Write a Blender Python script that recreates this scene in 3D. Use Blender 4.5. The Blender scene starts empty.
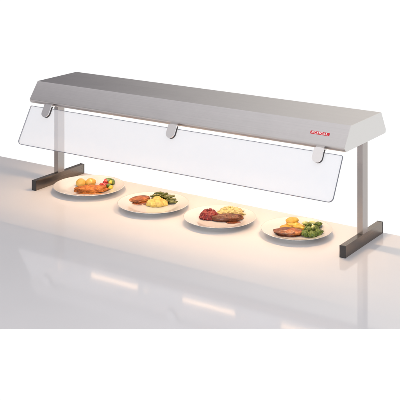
import bpy, bmesh, math, random
from mathutils import Vector, Matrix, noise
S = bpy.context.scene
COL = S.collection

# ------------------------------------------------------------------ camera
YAW = 0.5869
cam_d = bpy.data.cameras.new("camera")
cam = bpy.data.objects.new("camera", cam_d); COL.objects.link(cam)
cam.location = (2.4389, -3.6437, 1.3701)
cam.rotation_euler = (math.pi/2 + 0.0032, 0, YAW)
cam_d.sensor_width = 36; cam_d.lens = 36*1077.04/400
cam_d.shift_y = -(200+130.37)/400
cam_d.clip_start = 0.05; cam_d.clip_end = 200
S.camera = cam

# ------------------------------------------------------------------ world (studio surround)
w = bpy.data.worlds.new("World"); S.world = w; w.use_nodes = True
nt = w.node_tree; nt.nodes.clear()
tc = nt.nodes.new("ShaderNodeTexCoord"); sx = nt.nodes.new("ShaderNodeSeparateXYZ")
mr = nt.nodes.new("ShaderNodeMapRange"); mr.interpolation_type = 'SMOOTHSTEP'
mr.inputs['From Min'].default_value = -0.10; mr.inputs['From Max'].default_value = 0.10
mx = nt.nodes.new("ShaderNodeMix"); mx.data_type = 'RGBA'
mx.inputs[6].default_value = (1.03, 1.03, 1.03, 1)        # white sweep below eye level
mr2 = nt.nodes.new("ShaderNodeMapRange"); mr2.interpolation_type = 'SMOOTHSTEP'
mr2.inputs['From Min'].default_value = 0.35; mr2.inputs['From Max'].default_value = 0.72
mx2 = nt.nodes.new("ShaderNodeMix"); mx2.data_type = 'RGBA'
# the studio is darker on its left side than behind and to the right
mr3 = nt.nodes.new("ShaderNodeMapRange"); mr3.interpolation_type = 'SMOOTHSTEP'
mr3.inputs['From Min'].default_value = -0.70; mr3.inputs['From Max'].default_value = -0.34
mxw = nt.nodes.new("ShaderNodeMix"); mxw.data_type = 'RGBA'      # walls
mxw.inputs[6].default_value = (0.11, 0.105, 0.125, 1); mxw.inputs[7].default_value = (0.98, 0.93, 0.86, 1)
mxc = nt.nodes.new("ShaderNodeMix"); mxc.data_type = 'RGBA'      # ceiling
mxc.inputs[6].default_value = (0.60, 0.585, 0.615, 1); mxc.inputs[7].default_value = (1.08, 1.06, 1.08, 1)
bg = nt.nodes.new("ShaderNodeBackground"); ow = nt.nodes.new("ShaderNodeOutputWorld")
nt.links.new(tc.outputs['Generated'], sx.inputs[0]); nt.links.new(sx.outputs['Z'], mr.inputs['Value'])
nt.links.new(sx.outputs['X'], mr3.inputs['Value'])
mr4 = nt.nodes.new("ShaderNodeMapRange"); mr4.interpolation_type = 'SMOOTHSTEP'      # and falls off to the right again
mr4.inputs['From Min'].default_value = -0.22; mr4.inputs['From Max'].default_value = 0.30
mr4.inputs['To Min'].default_value = 1.0; mr4.inputs['To Max'].default_value = 0.0
nt.links.new(sx.outputs['X'], mr4.inputs['Value'])
mul = nt.nodes.new("ShaderNodeMath"); mul.operation = 'MULTIPLY'
nt.links.new(mr3.outputs[0], mul.inputs[0]); nt.links.new(mr4.outputs[0], mul.inputs[1])
for q_, i_ in ((mxw, 6), (mxc, 7)):
    nt.links.new(mul.outputs[0], q_.inputs[0]); nt.links.new(q_.outputs[2], mx2.inputs[i_])
nt.links.new(sx.outputs['Z'], mr2.inputs['Value']); nt.links.new(mr2.outputs[0], mx2.inputs[0]); nt.links.new(mx2.outputs[2], mx.inputs[7])
nt.links.new(mr.outputs[0], mx.inputs[0]); nt.links.new(mx.outputs[2], bg.inputs['Color'])
nt.links.new(bg.outputs[0], ow.inputs['Surface'])

# ------------------------------------------------------------------ added fill lamps, out of view
def area(name, loc, target, sx_, sy_, power, col):
    l = bpy.data.lights.new(name, 'AREA'); l.shape = 'RECTANGLE'; l.size = sx_; l.size_y = sy_
    l.energy = power; l.color = col
    o = bpy.data.objects.new(name, l); COL.objects.link(o); o.location = loc
    o.rotation_euler = (Vector(target)-Vector(loc)).to_track_quat('-Z', 'Y').to_euler()
    return o
area("added_key_light", (1.9, -1.3, 2.9), (0.1, -.5, 0), 1.8, 1.4, 12, (1.0, .97, .99))  # added above to raise the general light on the counter
area("added_front_fill", (1.7, -5.0, .8), (0, -.2, .3), 1.6, 1.0, 140, (.97, .98, 1.0))  # added low in front to brighten the guard pane

S.view_settings.view_transform = 'Standard'; S.view_settings.look = 'None'
S.view_settings.exposure = 0; S.view_settings.gamma = 1
S.cycles.use_denoising = True
S.cycles.sample_clamp_indirect = 6
S.cycles.max_bounces = 10; S.cycles.transparent_max_bounces = 12

# ------------------------------------------------------------------ materials
def new_mat(name):
    m = bpy.data.materials.new(name); m.use_nodes = True
    n = m.node_tree; b = n.nodes['Principled BSDF']
    return m, n, b
def node(n, t, **kw):
    x = n.nodes.new(t)
    for k, v in kw.items(): setattr(x, k, v)
    return x
def tex_noise(n, scale, detail=4, vec=None, rough=.6):
    t = node(n, "ShaderNodeTexNoise"); t.inputs['Scale'].default_value = scale
    t.inputs['Detail'].default_value = detail; t.inputs['Roughness'].default_value = rough
    if vec: n.links.new(vec, t.inputs['Vector'])
    return t
def obj_vec(n, scale=(1, 1, 1)):
    c = node(n, "ShaderNodeTexCoord"); m = node(n, "ShaderNodeMapping")
    m.inputs['Scale'].default_value = scale
    n.links.new(c.outputs['Object'], m.inputs[0]); return m.outputs[0]
def ramp(n, fac, stops):
    r = node(n, "ShaderNodeValToRGB"); e = r.color_ramp.elements
    while len(e) < len(stops): e.new(.5)
    for i, (p, c) in enumerate(stops):
        e[i].position = p; e[i].color = (*c, 1)
    n.links.new(fac, r.inputs[0]); return r.outputs[0]
def bump(n, b, height, strength, dist=.002):
    k = node(n, "ShaderNodeBump"); k.inputs['Strength'].default_value = strength
    k.inputs['Distance'].default_value = dist
    n.links.new(height, k.inputs['Height']); n.links.new(k.outputs[0], b.inputs['Normal'])

def steel(name, stretch, base=(.645, .625, .62), rough=.30, aniso=.55, axis=None, var=1.0):
    m, n, b = new_mat(name)
    v = obj_vec(n, stretch)
    t = tex_noise(n, 1.0, 5, v, .75)
    n.links.new(ramp(n, t.outputs['Fac'], [(.25, tuple(c*(1-.07*var) for c in base)), (.75, tuple(min(1, c*(1+.05*var)) for c in base))]), b.inputs['Base Color'])
    b.inputs['Metallic'].default_value = 1
    r = node(n, "ShaderNodeMapRange"); r.inputs['To Min'].default_value = rough-.06*var; r.inputs['To Max'].default_value = rough+.08*var
    n.links.new(t.outputs['Fac'], r.inputs['Value']); n.links.new(r.outputs[0], b.inputs['Roughness'])
    if axis:
        b.inputs['Anisotropic'].default_value = aniso
        tg = node(n, "ShaderNodeTangent", direction_type='RADIAL', axis=axis)
        n.links.new(tg.outputs[0], b.inputs['Tangent'])
    k1 = node(n, "ShaderNodeBump"); k1.inputs['Strength'].default_value = .22; k1.inputs['Distance'].default_value = .006
    wv = tex_noise(n, 5, 2, obj_vec(n, (1, 2.2, 2.2))); n.links.new(wv.outputs['Fac'], k1.inputs['Height'])
    k2 = node(n, "ShaderNodeBump"); k2.inputs['Strength'].default_value = .03*var; k2.inputs['Distance'].default_value = .0004
    n.links.new(t.outputs['Fac'], k2.inputs['Height']); n.links.new(k1.outputs[0], k2.inputs['Normal']); n.links.new(k2.outputs[0], b.inputs['Normal'])
    return m
STEEL_X = steel("brushed_steel_lengthwise", (2, 500, 500), axis="X", var=1.35)
STEEL_END = steel("brushed_steel_end", (900, 900, 6), (.68, .665, .65), rough=.24, var=.45)
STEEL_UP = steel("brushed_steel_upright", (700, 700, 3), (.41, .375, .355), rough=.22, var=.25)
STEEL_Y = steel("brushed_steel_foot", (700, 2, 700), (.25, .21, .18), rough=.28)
CHROME, n_, b_ = new_mat("polished_clip_metal")
b_.inputs['Base Color'].default_value = (.88, .86, .86, 1); b_.inputs['Metallic'].default_value = 1
t_ = tex_noise(n_, 90, 3, obj_vec(n_)); mr_ = node(n_, "ShaderNodeMapRange")
mr_.inputs['To Min'].default_value = .16; mr_.inputs['To Max'].default_value = .3
n_.links.new(t_.outputs['Fac'], mr_.inputs['Value']); n_.links.new(mr_.outputs[0], b_.inputs['Roughness'])
REFL, n_, b_ = new_mat("lamp_reflector_metal")
b_.inputs['Base Color'].default_value = (.93, .91, .88, 1); b_.inputs['Metallic'].default_value = 1
b_.inputs['Roughness'].default_value = .02
def plain(name, col, rough, nscale=60, var=.12, bmp=.05, coat=0, sss=0, metal=0):
    m, n, b = new_mat(name)
    t = tex_noise(n, nscale, 4, obj_vec(n))
    n.links.new(ramp(n, t.outputs['Fac'], [(.3, tuple(c*(1-var) for c in col)), (.7, tuple(min(1, c*(1+var)) for c in col))]), b.inputs['Base Color'])
    b.inputs['Roughness'].default_value = rough; b.inputs['Metallic'].default_value = metal
    if coat: b.inputs['Coat Weight'].default_value = coat; b.inputs['Coat Roughness'].default_value = .15
    if sss:
        b.inputs['Subsurface Weight'].default_value = sss; b.inputs['Subsurface Radius'].default_value = (.006, .004, .002)
        b.inputs['Subsurface Scale'].default_value = 1
    if bmp: bump(n, b, t.outputs['Fac'], bmp)
    return m
BLACK = plain("black_plastic", (.025, .025, .027), .38, 300, .2, .04)
RUBBER = plain("dark_rubber", (.05, .045, .045), .6, 200, .2, .05)
COUNTER, n_, b_ = new_mat("glossy_white_counter")
tn = tex_noise(n_, 2.5, 3, obj_vec(n_))
n_.links.new(ramp(n_, tn.outputs['Fac'], [(.3, (.77, .763, .768)), (.7, (.795, .788, .794))]), b_.inputs['Base Color'])
mr_ = node(n_, "ShaderNodeMapRange"); mr_.inputs['To Min'].default_value = .05; mr_.inputs['To Max'].default_value = .09
tn2 = tex_noise(n_, 9, 6, obj_vec(n_), .7)
n_.links.new(tn2.outputs['Fac'], mr_.inputs['Value']); n_.links.new(mr_.outputs[0], b_.inputs['Roughness'])
b_.inputs['IOR'].default_value = 1.5
CERAMIC = plain("white_glazed_ceramic", (.72, .71, .70), .22, 20, .015, 0)
CERAMIC.node_tree.nodes['Principled BSDF'].inputs['Coat Weight'].default_value = .4
RED = plain("red_badge_enamel", (.55, .012, .025), .35, 400, .1, .02)
BADGE_W = plain("badge_lettering", (.80, .70, .69), .4, 300, .03, 0)
QUARTZ, n_, b_ = new_mat("glowing_quartz_tube")
b_.inputs['Base Color'].default_value = (.9, .8, .7, 1)
b_.inputs['Emission Color'].default_value = (1, .65, .38, 1); b_.inputs['Emission Strength'].default_value = 110

GLASS = bpy.data.materials.new("milky_clear_pane"); GLASS.use_nodes = True
n_ = GLASS.node_tree; n_.nodes.clear()
out = node(n_, "ShaderNodeOutputMaterial"); tr = node(n_, "ShaderNodeBsdfTransparent")
tr.inputs[0].default_value = (.98, .985, 1, 1)
tl = node(n_, "ShaderNodeBsdfTranslucent"); tl.inputs[0].default_value = (.95, .965, 1.0, 1)
gl = node(n_, "ShaderNodeBsdfGlossy"); gl.inputs['Roughness'].default_value = .03
lw = node(n_, "ShaderNodeLayerWeight"); pw = node(n_, "ShaderNodeMath", operation='POWER'); pw.inputs[1].default_value = 4.0
fr = node(n_, "ShaderNodeMapRange"); fr.inputs['To Min'].default_value = .04; fr.inputs['To Max'].default_value = .8
n_.links.new(lw.outputs['Facing'], pw.inputs[0]); n_.links.new(pw.outputs[0], fr.inputs['Value'])
df = node(n_, "ShaderNodeBsdfDiffuse"); df.inputs[0].default_value = (.95, .965, 1.0, 1)
m0 = node(n_, "ShaderNodeMixShader"); m0.inputs[0].default_value = .5
n_.links.new(df.outputs[0], m0.inputs[1]); n_.links.new(tl.outputs[0], m0.inputs[2])
m1 = node(n_, "ShaderNodeMixShader"); m2 = node(n_, "ShaderNodeMixShader")
tn = tex_noise(n_, 6, 3, obj_vec(n_)); mr_ = node(n_, "ShaderNodeMapRange")
mr_.inputs['To Min'].default_value = .35; mr_.inputs['To Max'].default_value = .39
n_.links.new(tn.outputs['Fac'], mr_.inputs['Value']); n_.links.new(mr_.outputs[0], m1.inputs[0])
n_.links.new(tr.outputs[0], m1.inputs[1]); n_.links.new(m0.outputs[0], m1.inputs[2])
n_.links.new(fr.outputs[0], m2.inputs[0]); n_.links.new(m1.outputs[0], m2.inputs[1]); n_.links.new(gl.outputs[0], m2.inputs[2])
n_.links.new(m2.outputs[0], out.inputs[0])
GEDGE = plain("pane_edge", (.16, .17, .21), .25, 40, .1, 0)

# ------------------------------------------------------------------ helpers
def link(name, bm, mats, parent=None, smooth=False, loc=None):
    me = bpy.data.meshes.new(name)
    bmesh.ops.recalc_face_normals(bm, faces=bm.faces)
    bm.to_mesh(me); bm.free()
    for m in (mats if isinstance(mats, (list, tuple)) else [mats]): me.materials.append(m)
    if smooth:
        for p in me.polygons: p.use_smooth = True
    o = bpy.data.objects.new(name, me); COL.objects.link(o)
    if parent: o.parent = parent
    if loc is not None: o.location = loc
    return o
def tag(o, label=None, cat=None, group=None, kind=None):
    if label: o['label'] = label
    if cat: o['category'] = cat
    if group: o['group'] = group
    if kind: o['kind'] = kind
    return o
def extrude_poly(bm, pts, direction, mat_side=0, mat_cap=0):
    """closed planar polygon (3-D points) extruded along a vector"""
    d = Vector(direction)
    a = [bm.verts.new(p) for p in pts]; b = [bm.verts.new(Vector(p)+d) for p in pts]
    f0 = bm.faces.new(a); f1 = bm.faces.new(b[::-1]); f0.material_index = f1.material_index = mat_cap
    fs = []
    for i in range(len(a)):
        f = bm.faces.new((a[i], b[i], b[(i+1) % len(a)], a[(i+1) % len(a)])); f.material_index = mat_side; fs.append(f)
    return fs
def bevel_all(bm, off, seg=2, ang=30):
    es = [e for e in bm.edges if len(e.link_faces) == 2 and e.calc_face_angle(0) > math.radians(ang)]
    bmesh.ops.bevel(bm, geom=es, offset=off, segments=seg, profile=.5, affect='EDGES')
def box_bm(x0, x1, y0, y1, z0, z1, bev=0, seg=2):
    bm = bmesh.new()
    extrude_poly(bm, [(x0, y0, z0), (x1, y0, z0), (x1, y1, z0), (x0, y1, z0)], (0, 0, z1-z0))
    if bev: bevel_all(bm, bev, seg)
    return bm
def rounded(pts, radii, seg=6):
    """round the corners of a 2-D polygon"""
    out = []; N = len(pts)
    for i, p in enumerate(pts):
        r = radii[i] if isinstance(radii, (list, tuple)) else radii
        p = Vector(p); a = Vector(pts[i-1])-p; b = Vector(pts[(i+1) % N])-p
        if r <= 0: out.append(p); continue
        an = a.angle(b); t = r/math.tan(an/2)
        p0 = p+a.normalized()*t; p1 = p+b.normalized()*t
        c = p+(a.normalized()+b.normalized()).normalized()*(r/math.sin(an/2))
        v0 = p0-c; v1 = p1-c
        for k in range(seg+1):
            s = k/seg; v = v0.lerp(v1, s); v = v.normalized()*r; out.append(c+v)
    return out
def shade_auto(o, ang=35):
    for p in o.data.polygons: p.use_smooth = True
    o.data.set_sharp_from_angle(angle=math.radians(ang))
    return o

# ------------------------------------------------------------------ counter
RIGHT = Vector((math.cos(YAW), math.sin(YAW), 0)); BACK = Vector((-math.sin(YAW), math.cos(YAW), 0))
E0 = Vector((0.1437, -1.2775, 0))
def edge_at(x): return E0 + RIGHT*((x-E0.x)/RIGHT.x)
BK = 0.168
bm = bmesh.new()
xl, xr = -2.4, 1.9
top = [edge_at(xl), edge_at(xr), Vector((xr, BK, 0)), Vector((xl, BK, 0))]
TH = .03
low = [top[0]+BACK*.10+Vector((0, 0, -TH)), top[1]+BACK*.10+Vector((0, 0, -TH)), Vector((xr, BK-.004, -TH)), Vector((xl, BK-.004, -TH))]
tv = [bm.verts.new(p) for p in top]; lv = [bm.verts.new(p) for p in low]
bm.faces.new(tv); bm.faces.new(lv[::-1])
for i in range(4): bm.faces.new((tv[i], lv[i], lv[(i+1) % 4], tv[(i+1) % 4]))
es = [e for e in bm.edges if e.verts[0] in (tv[2], tv[3]) and e.verts[1] in (tv[2], tv[3])]
bmesh.ops.bevel(bm, geom=es, offset=.004, segments=3, profile=.5, affect='EDGES')
tag(link("counter_top", bm, COUNTER), "glossy white counter top that the steel gantry and the plates stand on", "counter", kind="structure")

# ------------------------------------------------------------------ food warming gantry
G = bpy.data.objects.new("food_warming_gantry", None); COL.objects.link(G); G.empty_display_size = .2
tag(G, "long brushed steel heated food gantry on two posts with a tilted clear guard", "food warmer")
L = .75
YFT, YBT, YFB, YBB, ZT, ZB = -.1258, .1354, -.1777, .1767, .4644, .3796
def lerp(a, b, t): return a+(b-a)*t
# sheet profile (y,z): outer path then inner path
outer = [(YFB+.021, ZB-.001), (YFB+.0085, ZB-.001), (YFB+.0015, ZB+.010), (YFB, ZB+.0145), (YFT, ZT), (YBT, ZT), (YBB, ZB+.013), (YBB+.001, ZB+.010), (YBB-.002, ZB-.001), (YBB-.013, ZB-.001)]
T = .002
inner = [(YBB-.013, ZB+T-.001), (YBB-.002-T, ZB+T-.001), (YBB-T*1.2, ZB+.013), (YBT-T*.6, ZT-T), (YFT+T*.6, ZT-T), (YFB+T*1.2, ZB+.013), (YFB+.0085+T, ZB+T-.001), (YFB+.021, ZB+T-.001)]
prof = rounded(outer, [0, .002, .003, .003, .0055, .004, .006, .006, .004, 0], 4) + [Vector(p) for p in inner]
bm = bmesh.new()
extrude_poly(bm, [(-L+.0025, p.x, p.y) for p in prof], (2*L-.005, 0, 0))
hood = shade_auto(link("hood", bm, STEEL_X, G), 25)
capo = rounded([(YFB+.0085, ZB-.001), (YFB, ZB+.0135), (YFT, ZT), (YBT, ZT), (YBB+.001, ZB+.012), (YBB-.002, ZB-.001)], [.004, .006, .003, .003, .006, .007], 5)
for s in (-1, 1):
    bm = bmesh.new()
    extrude_poly(bm, [(s*(L-.0025) if s > 0 else -L, p.x, p.y) for p in capo], (.0025, 0, 0))
    bevel_all(bm, .0011, 2, 60)
    shade_auto(link("end_cap", bm, STEEL_END, hood), 25)
# unseen reflector trough, shaped to cut off the warm light, and three lamps
tro = [(-.043, .386), (-.047, .412), (-.034, .440), (-.012, .450), (.012, .450), (.036, .440), (.052, .412), (.054, .386)]
bm = bmesh.new()
inn = [Vector(p) for p in tro]
outr = [Vector((p[0]*1.03+(-.001 if p[0] < 0 else .001), p[1]+(.0015 if p[1] > .39 else 0))) for p in tro]
extrude_poly(bm, [(-L+.02, p.x, p.y) for p in inn+outr[::-1]], (2*L-.04, 0, 0))
refl = link("reflector", bm, REFL, hood)
LAMPS = (-.50, -.005, .47)
for x in LAMPS:
    bm = bmesh.new()
    bmesh.ops.create_cone(bm, cap_ends=True, segments=12, radius1=.009, radius2=.009, depth=.26,
                          matrix=Matrix.Translation((x, 0, .422)) @ Matrix.Rotation(math.pi/2, 4, 'Y'))
    lamp = link("heat_lamp", bm, QUARTZ, hood, True)
    for e in (-1, 1):
        link("lamp_holder", box_bm(x+e*.140-.010, x+e*.140+.010, -.010, .010, .410, .449, .003), CERAMIC, hood)
# badge on the front face near the right end
slope = Vector((0, YFT-YFB, ZT-ZB-.013)).normalized(); nrm = Vector((0, -slope.z, slope.y))
bc = Vector((.639, lerp(YFB, YFT, .485), lerp(ZB+.013, ZT, .485)))
def on_front(u, v, h): return bc+Vector((1, 0, 0))*u+slope*v+nrm*h
bw, bh = .0385, .0055
shape = rounded([(-bw, -bh), (bw, -bh), (bw, bh), (-bw, bh)], .002, 4)
bm = bmesh.new()
extrude_poly(bm, [on_front(p.x, p.y, -.002) for p in shape], nrm*.0036)
badge = shade_auto(link("badge", bm, RED, hood))
cu = bpy.data.curves.new("badge_lettering", 'FONT'); cu.body = "SCHOLL"; cu.size = .0104; cu.align_x = 'CENTER'; cu.align_y = 'CENTER'
cu.extrude = .0004; cu.offset = .0003; cu.space_character = 1.08
to = bpy.data.objects.new("badge_text_source", cu); COL.objects.link(to)
bpy.context.view_layer.update()
me = bpy.data.meshes.new_from_object(to.evaluated_get(bpy.context.evaluated_depsgraph_get()))
bpy.data.objects.remove(to); me.name = "lettering"
xs = [v.co.x for v in me.vertices]; ys = [v.co.y for v in me.vertices]
cx_, cy_ = (min(xs)+max(xs))/2, (min(ys)+max(ys))/2; kx = .066/(max(xs)-min(xs))
for v in me.vertices:
    p = on_front((v.co.x-cx_)*kx, (v.co.y-cy_)*1.0, .0018+v.co.z); v.co = p
me.materials.clear(); me.materials.append(BADGE_W)
lt = bpy.data.objects.new("lettering", me); COL.objects.link(lt); lt.parent = badge

# posts and feet
W, FW = .7353, .0217
for s in (-1, 1):
    x = s*W
    link("post", box_bm(x-FW/2, x+FW/2, -.0215, .0215, .0435, .452, .0022), STEEL_UP, G)
    ft = link("foot", box_bm(x-FW/2, x+FW/2, -.1622, .1546, .0005, .043, .002), STEEL_Y, G)
    link("foot_plug", box_bm(x-FW/2-.0006, x+FW/2+.0006, -.1668, -.1622, .0002, .0434, .0012), BLACK, ft)
    link("foot_plug", box_bm(x-FW/2-.0006, x+FW/2+.0006, .1546, .1592, .0002, .0434, .0012), BLACK, ft)

# tilted pane
GX = .743; GB = Vector((0, -.262, .221)); GT = Vector((0, -.1775, .368))
gv = (GT-GB); GH = gv.length; gv.normalize(); gn = Vector((0, -gv.z, gv.y))
def on_glass(u, v, h): return GB+Vector((u, 0, 0))+gv*v+gn*h
shape = rounded([(-GX, 0), (GX, 0), (GX, GH), (-GX, GH)], [.019, .019, .006, .006], 8)
bm = bmesh.new()
inset = rounded([(-GX+.0016, .0016), (GX-.0016, .0016), (GX-.0016, GH-.0016), (-GX+.0016, GH-.0016)], [.0175, .0175, .005, .005], 8)
extrude_poly(bm, [on_glass(p.x, p.y, -.0047) for p in inset], gn*.0044)
pane = link("guard_pane", bm, [GLASS], G)
pane['label'] = "tilted clear guard pane with rounded lower corners"
# polished dark rim of the pane: a closed loop of square section
def rim(shape, t):
    bm = bmesh.new(); N = len(shape); rings = []
    cen = Vector((0, GH/2))
    for i, p in enumerate(shape):
        a = (shape[i]-shape[i-1]); b = (shape[(i+1) % N]-shape[i])
        tg = (a.normalized()+b.normalized()).normalized(); nin = Vector((-tg.y, tg.x))
        q = p+nin*t
        rings.append([bm.verts.new(on_glass(*p, -.005)), bm.verts.new(on_glass(*p, 0)), bm.verts.new(on_glass(*q, 0)), bm.verts.new(on_glass(*q, -.005))])
    for i in range(N):
        r0, r1 = rings[i], rings[(i+1) % N]
        for k in range(4): bm.faces.new((r0[k], r1[k], r1[(k+1) % 4], r0[(k+1) % 4]))
    return bm
link("pane_edge", rim(shape, .0015), GEDGE, pane)

# clips that hold the pane under the hood
for x in (-.638, .010, .652):
    hw = .0195; v1 = GH*1.055; v0 = GH*.745
    sh = [Vector((-hw, v1)), Vector((-hw, v0+hw))]
    sh += [Vector((hw*math.cos(a), v0+hw+hw*math.sin(a))) for a in [math.pi+math.pi*k/14 for k in range(1, 14)]]
    sh += [Vector((hw, v0+hw)), Vector((hw, v1))]
    bm = bmesh.new()
    extrude_poly(bm, [on_glass(x+p.x, p.y, .0105) for p in sh], gn*.0045)
    bevel_all(bm, .0011, 2, 40)
    clip = shade_auto(link("clip", bm, CHROME, G), 40)
    bm = bmesh.new()
    extrude_poly(bm, [on_glass(x+p.x*.96, lerp(p.y, GH*.9, .03), .0002) for p in sh], gn*.0101)
    shade_auto(link("clip_pad", bm, RUBBER, clip), 40)
    bm = bmesh.new()      # bracket going back over the pane edge up into the hood
    br = [on_glass(0, v1-.001, .0105), on_glass(0, v1-.001, -.010), Vector((0, YFB+.024, ZB-.003)), Vector((0, YFB+.024, ZB+.012)), Vector((0, YFB+.0145, ZB+.012)), on_glass(0, v1+.004, .0105)]
    extrude_poly(bm, [p+Vector((x-.016, 0, 0)) for p in br], (.032, 0, 0))
    link("clip_bracket", bm, CHROME, clip)

# ------------------------------------------------------------------ plates
PL = [(-.5363, -.0352, .3064), (-.1641, -.0754, .2926), (.1592, -.0759, .2847), (.4784, -.0348, .2694)]
WORDS = ["white round plate carrying the orange fillet and two potatoes, beside the left post",
         "white round plate carrying mashed potato, brown meat and green beans",
         "white round plate carrying red cabbage, noodles and a long sausage",
         "white round plate carrying glazed meat, potato slices and broccoli, beside the right post"]
prof = [(0, .0055), (.30, .0055), (.56, .0058), (.63, .0075), (.70, .0125), (.80, .0165), (.92, .0205), (.985, .0228), (1.0, .0236), (1.004, .0229), (.995, .0215),
        (.92, .0180), (.80, .0135), (.70, .0085), (.64, .0045), (.60, .0030), (.585, .0004), (.555, .0004), (.545, .0030), (0, .0030)]
bm = bmesh.new(); SEG = 96; rings = []
for r, z in prof:
    if r == 0: rings.append([bm.verts.new((0, 0, z))])
    else: rings.append([bm.verts.new((r*math.cos(2*math.pi*k/SEG), r*math.sin(2*math.pi*k/SEG), z)) for k in range(SEG)])
for a, b in zip(rings, rings[1:]):
    for k in range(SEG):
        k2 = (k+1) % SEG
        if len(a) == 1: bm.faces.new((a[0], b[k], b[k2]))
        elif len(b) == 1: bm.faces.new((a[k], b[0], a[k2]))
        else: bm.faces.new((a[k], b[k], b[k2], a[k2]))
plate0 = shade_auto(link("plate", bm, CERAMIC), 60)
for i, (x, y, dia) in enumerate(PL):
    o = plate0 if i == 0 else plate0.copy()
    if i: COL.objects.link(o)
    o.location = (x, y, .0004); o.scale = (dia/2, dia/2, 1.0)
    tag(o, WORDS[i], "plate", "dinner plates in a row under the heated hood")

# ------------------------------------------------------------------ food
PXM = [232, 244, 254, 264]; CEN = [(89, 188.2), (153.5, 206.6), (219.5, 220.6), (296.5, 231.8)]
def spot(i, px, py):
    """a place on plate i, in metres to the right of / behind the plate's centre"""
    u = (px-CEN[i][0])/PXM[i]; v = -(py-CEN[i][1])/(PXM[i]*.335)
    c = Vector((PL[i][0], PL[i][1], 0))
    return c+RIGHT*u+BACK*v
ZP = .0069      # top of the well
def rest(i, p, reach=.0):
    q = (math.hypot(p.x-PL[i][0], p.y-PL[i][1])+reach)/(PL[i][2]/2)
    pts = [(0, .0055), (.56, .0058), (.63, .0075), (.70, .0125), (.80, .0165), (.92, .0205), (1.2, .024)]
    for (a, za), (b, zb) in zip(pts, pts[1:]):
        if q <= b: return (za+(zb-za)*(q-a)/(b-a))*1.0+.0007
    return .027
def nz(p, s, seed): return noise.noise(Vector(p)*s+Vector((seed*7.3, seed*3.1, seed*1.7)))
def blob_bm(rx, ry, rz, amp=.12, freq=2.0, seed=1, sub=4, flat=.35, fine=0, ffreq=8, bm=None, off=(0, 0, 0), rot=0, taper=0, bend=0):
    own = bm is None
    if own: bm = bmesh.new()
    r = bmesh.ops.create_icosphere(bm, subdivisions=sub, radius=1)
    R = Matrix.Rotation(rot, 3, 'Z')
    for v in r['verts']:
        p = v.co.copy(); k = 1+amp*nz(p, freq, seed)+fine*nz(p, ffreq, seed+5)+.5*fine*nz(p, ffreq*2.3, seed+9)
        p = p*k
        t = 1-taper*(p.x*.5+.5)
        q = Vector((p.x*rx, p.y*ry*t, p.z*rz*(t*.5+.5)))
        q.y += bend*(p.x**2)*rx
        if q.z < -flat*rz: q.z = -flat*rz+(q.z+flat*rz)*.08
        q.z += flat*rz
        v.co = R @ q + Vector(off)
    return bm
ANG = YAW
def put(name, bm, mat, i, px, py, label, cat, group=None, kind=None, dz=0, rz=0.0):
    o = link(name, bm, mat, None, True)
    p = spot(i, px, py); o.location = (p.x, p.y, rest(i, p)+dz); o.rotation_euler = (0, 0, ANG+rz)
    tag(o, label, cat, group, kind); return o
def food(name, stops, scale, rough=.35, coat=.3, sss=.15, bmp=.4, stretch=(1, 1, 1), bscale=None, dist=.002, detail=5):
    m, n, b = new_mat(name)
    v = obj_vec(n, stretch)
    t = tex_noise(n, scale, detail, v, .65)
    n.links.new(ramp(n, t.outputs['Fac'], stops), b.inputs['Base Color'])
    b.inputs['Roughness'].default_value = rough
    b.inputs['Coat Weight'].default_value = coat; b.inputs['Coat Roughness'].default_value = .2
    b.inputs['Subsurface Weight'].default_value = sss; b.inputs['Subsurface Radius'].default_value = (.006, .003, .0015)
    b.inputs['Subsurface Scale'].default_value = .8
    t2 = tex_noise(n, bscale or scale*3, 4, v)
    bump(n, b, t2.outputs['Fac'], bmp, dist)
    return m
M_POT = food("boiled_potato", [(.3, (.58, .33, .05)), (.7, (.72, .47, .11))], 40)
M_FIL = food("crusted_fillet", [(.32, (.10, .024, .006)), (.42, (.42, .11, .010)), (.58, (.60, .19, .016)), (.74, (.70, .30, .045))], 85, .38, .2, bmp=1.0, stretch=(.6, 1, 1), dist=.004, detail=8)
M_TOM = food("tomato_red", [(.3, (.36, .008, .006)), (.7, (.56, .022, .014))], 60, .22, .7, bmp=.15)
M_ZUC = food("courgette_green", [(.3, (.04, .10, .006)), (.7, (.16, .23, .018))], 80, .35, .4, bmp=.3)
M_PEP = food("yellow_pepper", [(.3, (.62, .45, .03)), (.7, (.75, .6, .08))], 60, .3, .4, bmp=.2)
M_MASH = food("mashed_potato", [(.3, (.62, .42, .09)), (.7, (.76, .57, .17))], 60, .5, .15, bmp=.6)
M_BEAN = food("green_bean", [(.3, (.035, .05, .005)), (.7, (.13, .14, .014))], 90, .35, .4, bmp=.2)
M_ROAST = food("roast_meat", [(.32, (.09, .022, .006)), (.48, (.32, .088, .018)), (.62, (.48, .165, .036)), (.78, (.58, .25, .07))], 55, .42, .15, bmp=.8, stretch=(1, .4, 1), detail=7, dist=.003)
M_CRUST = food("roast_crust", [(.3, (.045, .014, .007)), (.55, (.17, .045, .014)), (.75, (.34, .11, .03))], 60, .38, .25, bmp=.5)
M_GRAVY = food("gravy", [(.3, (.13, .03, .008)), (.7, (.25, .065, .014))], 30, .15, .9, bmp=.1)
M_CAB = food("red_cabbage", [(.3, (.09, .003, .006)), (.7, (.33, .013, .012))], 120, .42, .15, bmp=.4)
M_NOOD = food("egg_noodle", [(.3, (.66, .48, .16)), (.7, (.80, .66, .32))], 50, .4, .3, bmp=.2)
M_SAUS = food("browned_sausage", [(.3, (.035, .010, .005)), (.55, (.15, .040, .012)), (.8, (.30, .10, .026))], 70, .42, .2, bmp=.9, stretch=(.8, 1, 1), dist=.003, detail=7)
M_GRAT = food("golden_potato", [(.3, (.60, .27, .02)), (.7, (.76, .50, .07))], 45, .4, .3, bmp=.4)
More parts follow.
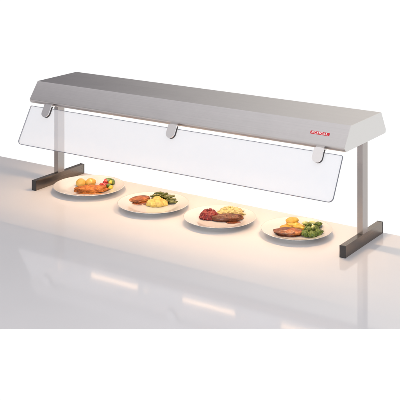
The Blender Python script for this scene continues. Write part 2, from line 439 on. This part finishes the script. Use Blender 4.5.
M_BROC = food("broccoli_green", [(.3, (.035, .075, .008)), (.7, (.14, .21, .02))], 140, .55, .15, bmp=.5)
M_STALK = food("pale_stalk", [(.3, (.40, .43, .13)), (.7, (.62, .60, .26))], 60, .45, .2, bmp=.2)
random.seed(4)

# plate 1: fillet, two potatoes, tomato and courgette pieces
put("boiled_potato", blob_bm(.0225, .022, .0195, .10, 1.6, 3, 4, .6), M_POT, 0, 79.6, 184.2, "left one of two round yellow boiled potatoes behind the orange fillet", "potato", "boiled potatoes")
put("boiled_potato", blob_bm(.0235, .022, .019, .10, 1.6, 8, 4, .6), M_POT, 0, 89.3, 183.6, "right one of two round yellow boiled potatoes, next to the tomato", "potato", "boiled potatoes", rz=.8)
put("fish_fillet", blob_bm(.072, .031, .0150, .22, 1.9, 12, 6, .45, .11, 8, taper=-.25, bend=.06), M_FIL, 0, 91.5, 190.4, "orange crusted fillet lying in front of the two potatoes", "fish fillet", rz=.04)
for k, (px, py, s, rz, dz, lab) in enumerate([
        (101.5, 185.5, .0095, .3, 0, "leftmost red tomato chunk, between the potato and fillet"),
        (104.5, 183.0, .0105, 1.1, .004, "upper red tomato chunk behind the fillet's right end"),
        (106.5, 186.8, .0100, 2.0, .003, "front red tomato chunk touching the fillet's right end"),
        (103.8, 187.2, .0090, 2.6, .006, "small red tomato chunk lying over the fillet")]):
    s *= 1.12
    bm = blob_bm(s*1.2, s, s, .28, 1.5, 20+k, 3, .6)
    put("tomato_chunk", bm, M_TOM, 0, px, py, lab, "tomato", "tomato chunks on the fillet plate", dz=dz, rz=rz)
for k, (px, py, s, rz, dz, m, lab) in enumerate([
        (107.5, 182.6, .0105, .2, .003, M_ZUC, "dark green courgette chunk farthest back beside the tomato"),
        (111.3, 184.4, .0110, 1.2, .001, M_ZUC, "green courgette chunk at the right edge of the vegetables"),
        (108.8, 187.6, .0105, 2.2, .002, M_ZUC, "green courgette chunk at the front of the vegetables"),
        (110.8, 188.3, .0080, .7, .001, M_PEP, "small yellow pepper piece among the green courgette"),
        (109.6, 185.2, .0080, 1.7, .010, M_PEP, "yellow pepper piece lying on top of the green courgette")]):
    s *= 1.2
    bm = blob_bm(s*1.25, s*.9, s*.95, .3, 1.6, 30+k, 3, .6, .08, 6)
    put("courgette_chunk" if m is M_ZUC else "pepper_piece", bm, m, 0, px, py, lab, "courgette" if m is M_ZUC else "pepper", dz=dz, rz=rz)

# plate 2: meat, mash, beans
put("gravy", blob_bm(.047, .040, .0030, .22, 1.6, 41, 4, .3), M_GRAVY, 1, 140.5, 202.0, "brown gravy pooled under the roast meat slice", "gravy")
bm = blob_bm(.042, .034, .0125, .2, 1.8, 42, 5, .4, .08, 7, taper=.45)
meat = put("roast_slice", bm, M_ROAST, 1, 139.5, 201.2, "roast meat slice with dark crust at the left of the mash", "meat", dz=.002, rz=.42)
bm = bmesh.new()     # dark crust strip along the back of the slice
ring = []
for k in range(25):
    a = math.radians(-30+190*k/24); rr = 1.0+.06*nz((math.cos(a), math.sin(a), 0), 2, 4)
    c = Vector((.040*rr*math.cos(a), .028*rr*math.sin(a)*(1-.45*(math.cos(a)*.5+.5)), .006))
    o_ = Vector((math.cos(a), math.sin(a), 0)); e = math.sin(math.pi*min(1, max(.08, k/24)))*.0042+.0012
    ring.append([bm.verts.new(c+o_*e*math.cos(b)+Vector((0, 0, 1.7*e*math.sin(b)))) for b in [2*math.pi*j/10 for j in range(10)]])
for a, b in zip(ring, ring[1:]):
    for j in range(10): bm.faces.new((a[j], a[(j+1) % 10], b[(j+1) % 10], b[j]))
bm.faces.new(ring[0][::-1]); bm.faces.new(ring[-1])
link("crust", bm, M_CRUST, meat, True)
bm = bmesh.new()
for k, (x, y, z, r) in enumerate([(-.022, -.004, 0, .022), (.006, -.012, 0, .024), (.026, -.002, 0, .019), (.0, .012, .003, .024), (-.012, -.018, 0, .017), (.018, .014, .002, .018), (.002, -.002, .010, .017)]):
    blob_bm(r, r*.9, r*.80, .25, 2.2, 50+k, 4, .4, .07, 7, bm=bm, off=(x, y, z))
put("mashed_potato", bm, M_MASH, 1, 157, 205.2, "lumpy pale yellow mound of mashed potato between meat and beans", "mashed potato")
def bean_bm(l, r, bend, seed):
    bm = bmesh.new(); rings = []; n = 12
    for k in range(n+1):
        t = k/n; x = (t-.5)*l; rad = r*(math.sin(math.pi*min(max(t, .04), .96))**.35)*(1+.10*math.sin(t*19+seed))
        c = Vector((x, bend*((t-.5)**2-.08)*l, r+.15*r*math.sin(seed+t*5)))
        rings.append([bm.verts.new(c+Vector((0, rad*math.cos(a), rad*.9*math.sin(a)))) for a in [2*math.pi*j/10 for j in range(10)]])
    for a, b in zip(rings, rings[1:]):
        for j in range(10): bm.faces.new((a[j], b[j], b[(j+1) % 10], a[(j+1) % 10]))
    bm.faces.new(rings[0]); bm.faces.new(rings[-1][::-1]); return bm
BEANS = [(153, 201.6, .3, 0), (157, 200.0, -.5, 0), (161, 199.6, .2, 0), (165, 200.2, -.3, 0), (169, 201.4, .5, 0), (172, 203.4, -.6, 0), (167, 203.2, .1, .001), (163, 202.2, -.9, .001),
         (155, 200.6, -.2, .010), (159, 200.6, .7, .010), (163, 201.0, -.1, .010), (167, 201.8, -.7, .010), (170.5, 203, .2, .009), (158, 200.8, .1, .019), (162, 201.0, -.5, .020), (166, 202, .4, .019), (160, 201.2, -1.0, .017), (170, 204, -.2, .005),
         (152, 202.4, .9, .002), (154.5, 201, 1.2, .012), (165, 201, 1.1, .016), (172.5, 203, 1.0, .004), (164, 202, .8, .026), (159.5, 201, -.3, .027), (168, 202.4, -1.2, .016), (173.5, 204.2, .4, .001), (156, 201.8, .5, .022), (169, 202.8, .5, .019)]
for k, (px, py, rz, dz) in enumerate(BEANS):
    put("green_bean", bean_bm(random.uniform(.034, .048), .0062, random.uniform(-.8, .8), k), M_BEAN, 1, px, py,
        "short olive green bean in the heap behind the mashed potato", "green bean", "green beans heaped on the plate", dz=dz, rz=rz)

# plate 3: red cabbage, noodles, sausage
bm = bmesh.new()
for k in range(150):
    a = random.uniform(0, 2*math.pi); q = math.sqrt(random.random()); x = .038*q*math.cos(a); y = .034*q*math.sin(a)
    z = .031*(1-q*q)*random.uniform(.75, 1.0)
    blob_bm(random.uniform(.005, .010), random.uniform(.003, .0045), random.uniform(.003, .005), .3, 2, k, 2, .5, bm=bm, off=(x, y, z), rot=random.uniform(0, 6.3))
blob_bm(.037, .033, .026, .2, 2, 61, 4, .2, .08, 6, bm=bm)
put("red_cabbage", bm, M_CAB, 2, 209.0, 217.8, "dark red heap of chopped red cabbage at the left end of the sausage", "red cabbage")
bm = bmesh.new()
for k in range(170):
    a = random.uniform(0, 2*math.pi); q = math.sqrt(random.random()); x = .058*q*math.cos(a); y = .044*q*math.sin(a)
    z = .034*(1-q**2.4)*random.uniform(.6, 1.0)
    blob_bm(random.uniform(.008, .015), random.uniform(.0024, .0034), random.uniform(.0022, .0032), .25, 2, k, 2, .5, bm=bm, off=(x, y, z), rot=random.uniform(0, 6.3), bend=random.uniform(-.4, .4))
blob_bm(.052, .039, .026, .2, 2, 62, 4, .2, .08, 6, bm=bm)
put("egg_noodles", bm, M_NOOD, 2, 231.0, 215.6, "pale yellow heap of short egg noodles behind the sausage", "noodles", kind="stuff")
put("sausage", blob_bm(.062, .0195, .0165, .12, 2.2, 66, 5, .6, .035, 9, bend=.10, taper=-.10), M_SAUS, 2, 227.5, 220.8, "long browned sausage lying in front of the noodles and red cabbage", "sausage", rz=.13)

# plate 4: glazed meat, golden potato slices, broccoli
put("gravy", blob_bm(.050, .034, .0040, .2, 1.6, 71, 4, .3), M_GRAVY, 3, 288.5, 233.6, "brown gravy under the glazed meat on the rightmost plate", "gravy")
st = put("glazed_meat", blob_bm(.054, .038, .0145, .2, 1.9, 73, 5, .4, .055, 7, taper=.1), M_CRUST, 3, 288.3, 233.2, "dark glazed piece of meat at the front of the rightmost plate", "meat", dz=.002, rz=-.10)
bm = blob_bm(.038, .024, .0095, .15, 1.8, 74, 4, .4, .04, 7)
o = link("orange_part", bm, M_ROAST, st, True); o.location = (.012, -.011, .0062); o.rotation_euler = (.12, 0, .12)  # lighter orange area set into the dark glaze
for k, (px, py, rz, dz, lab) in enumerate([(288, 228.2, .3, 0, "lowest golden potato slice, behind the glazed meat"), (294.5, 227.4, -.2, .009, "middle golden potato slice in the pile behind the glazed meat"),
        (300, 229.0, .1, .003, "golden potato slice nearest the broccoli"), (293.5, 226.4, .5, .021, "topmost golden potato slice, farthest back on the rightmost plate")]):
    put("potato_slice", blob_bm(.027, .021, .011, .18, 1.6, 80+k, 4, .5, .04, 7), M_GRAT, 3, px, py, lab, "potato", "golden potato slices", dz=dz, rz=rz)
def floret_bm(r, seed):
    bm = bmesh.new(); rnd = random.Random(seed)
    for k in range(60):
        a = rnd.uniform(0, 2*math.pi); h = rnd.uniform(.05, 1); q = math.sqrt(max(0, 1-h*h))
        rr = r*rnd.uniform(.14, .24)
        p = Vector((r*q*math.cos(a), r*q*math.sin(a), r*(.42+.68*h)))*rnd.uniform(.82, 1.05)
        blob_bm(rr, rr, rr, .35, 2.5, seed+k, 2, .3, bm=bm, off=p, rot=a)
    blob_bm(r*.8, r*.8, r*.6, .2, 2, seed, 3, .5, bm=bm, off=(0, 0, r*.45))
    return bm
def stalk_bm(r):
    bm = bmesh.new(); rings = []
    for t, k in ((0, .42), (.4, .34), (.7, .5), (1, .8)):
        rings.append([bm.verts.new((r*k*math.cos(a), r*k*math.sin(a), r*.75*t)) for a in [2*math.pi*j/12 for j in range(12)]])
    for a, b in zip(rings, rings[1:]):
        for j in range(12): bm.faces.new((a[j], a[(j+1) % 12], b[(j+1) % 12], b[j]))
    bm.faces.new(rings[0][::-1]); bm.faces.new(rings[-1]); return bm
for k, (px, py, r, tx, ty, lab) in enumerate([
        (304, 235.2, .0165, .5, .2, "broccoli floret touching the glazed meat's right end"),
        (311, 236.6, .0180, .6, .1, "front broccoli floret nearest the plate's front rim"),
        (318, 235.0, .0165, .5, -.4, "rightmost broccoli floret at the front of its heap"),
        (308.5, 231.8, .0175, .2, .2, "broccoli floret in the middle of its heap by the potatoes"),
        (315.5, 231.6, .0180, .2, -.3, "broccoli floret behind the rightmost front one"),
        (309, 227.4, .0165, -.2, .2, "small broccoli floret at the back beside the potato slices"),
        (319.5, 228.6, .0165, -.2, -.3, "broccoli floret farthest back, at the right rim")]):
    p = spot(3, px, py)
    e = bpy.data.objects.new("broccoli_floret", None); COL.objects.link(e); e.empty_display_size = .02
    e.location = (p.x, p.y, rest(3, p)); e.rotation_euler = (tx*.6, ty*.6, ANG)
    tag(e, lab, "broccoli", "broccoli florets on the rightmost plate")
    link("crown", floret_bm(r, 200+k*77), M_BROC, e, True); link("stalk", stalk_bm(r), M_STALK, e, True)
for k, (px, py, rz) in enumerate([(306, 229.4, .4), (313.5, 229.0, -.5), (312.5, 233.4, 1.2)]):
    put("stalk_piece", blob_bm(.0135, .0065, .006, .2, 2, 300+k, 3, .6), M_STALK, 3, px, py,
        ["pale green stalk piece beside the potato slices", "pale green stalk piece between the back broccoli florets", "pale green stalk piece lying on the front broccoli florets"][k], "broccoli stalk", dz=.024, rz=rz)

M_SAUCE = food("thin_sauce", [(.3, (.30, .10, .02)), (.7, (.45, .17, .03))], 40, .15, .8, bmp=.1)
put("sauce_pool", blob_bm(.050, .012, .0016, .35, 2.2, 401, 4, .3), M_SAUCE, 0, 92, 193.2, "thin orange sauce run out along the front of the orange fillet", "sauce")
put("sauce_pool", blob_bm(.030, .014, .0018, .35, 2.2, 402, 4, .3), M_GRAVY, 2, 233, 222.8, "thin brown sauce run out in front of the sausage", "sauce", rz=.15)
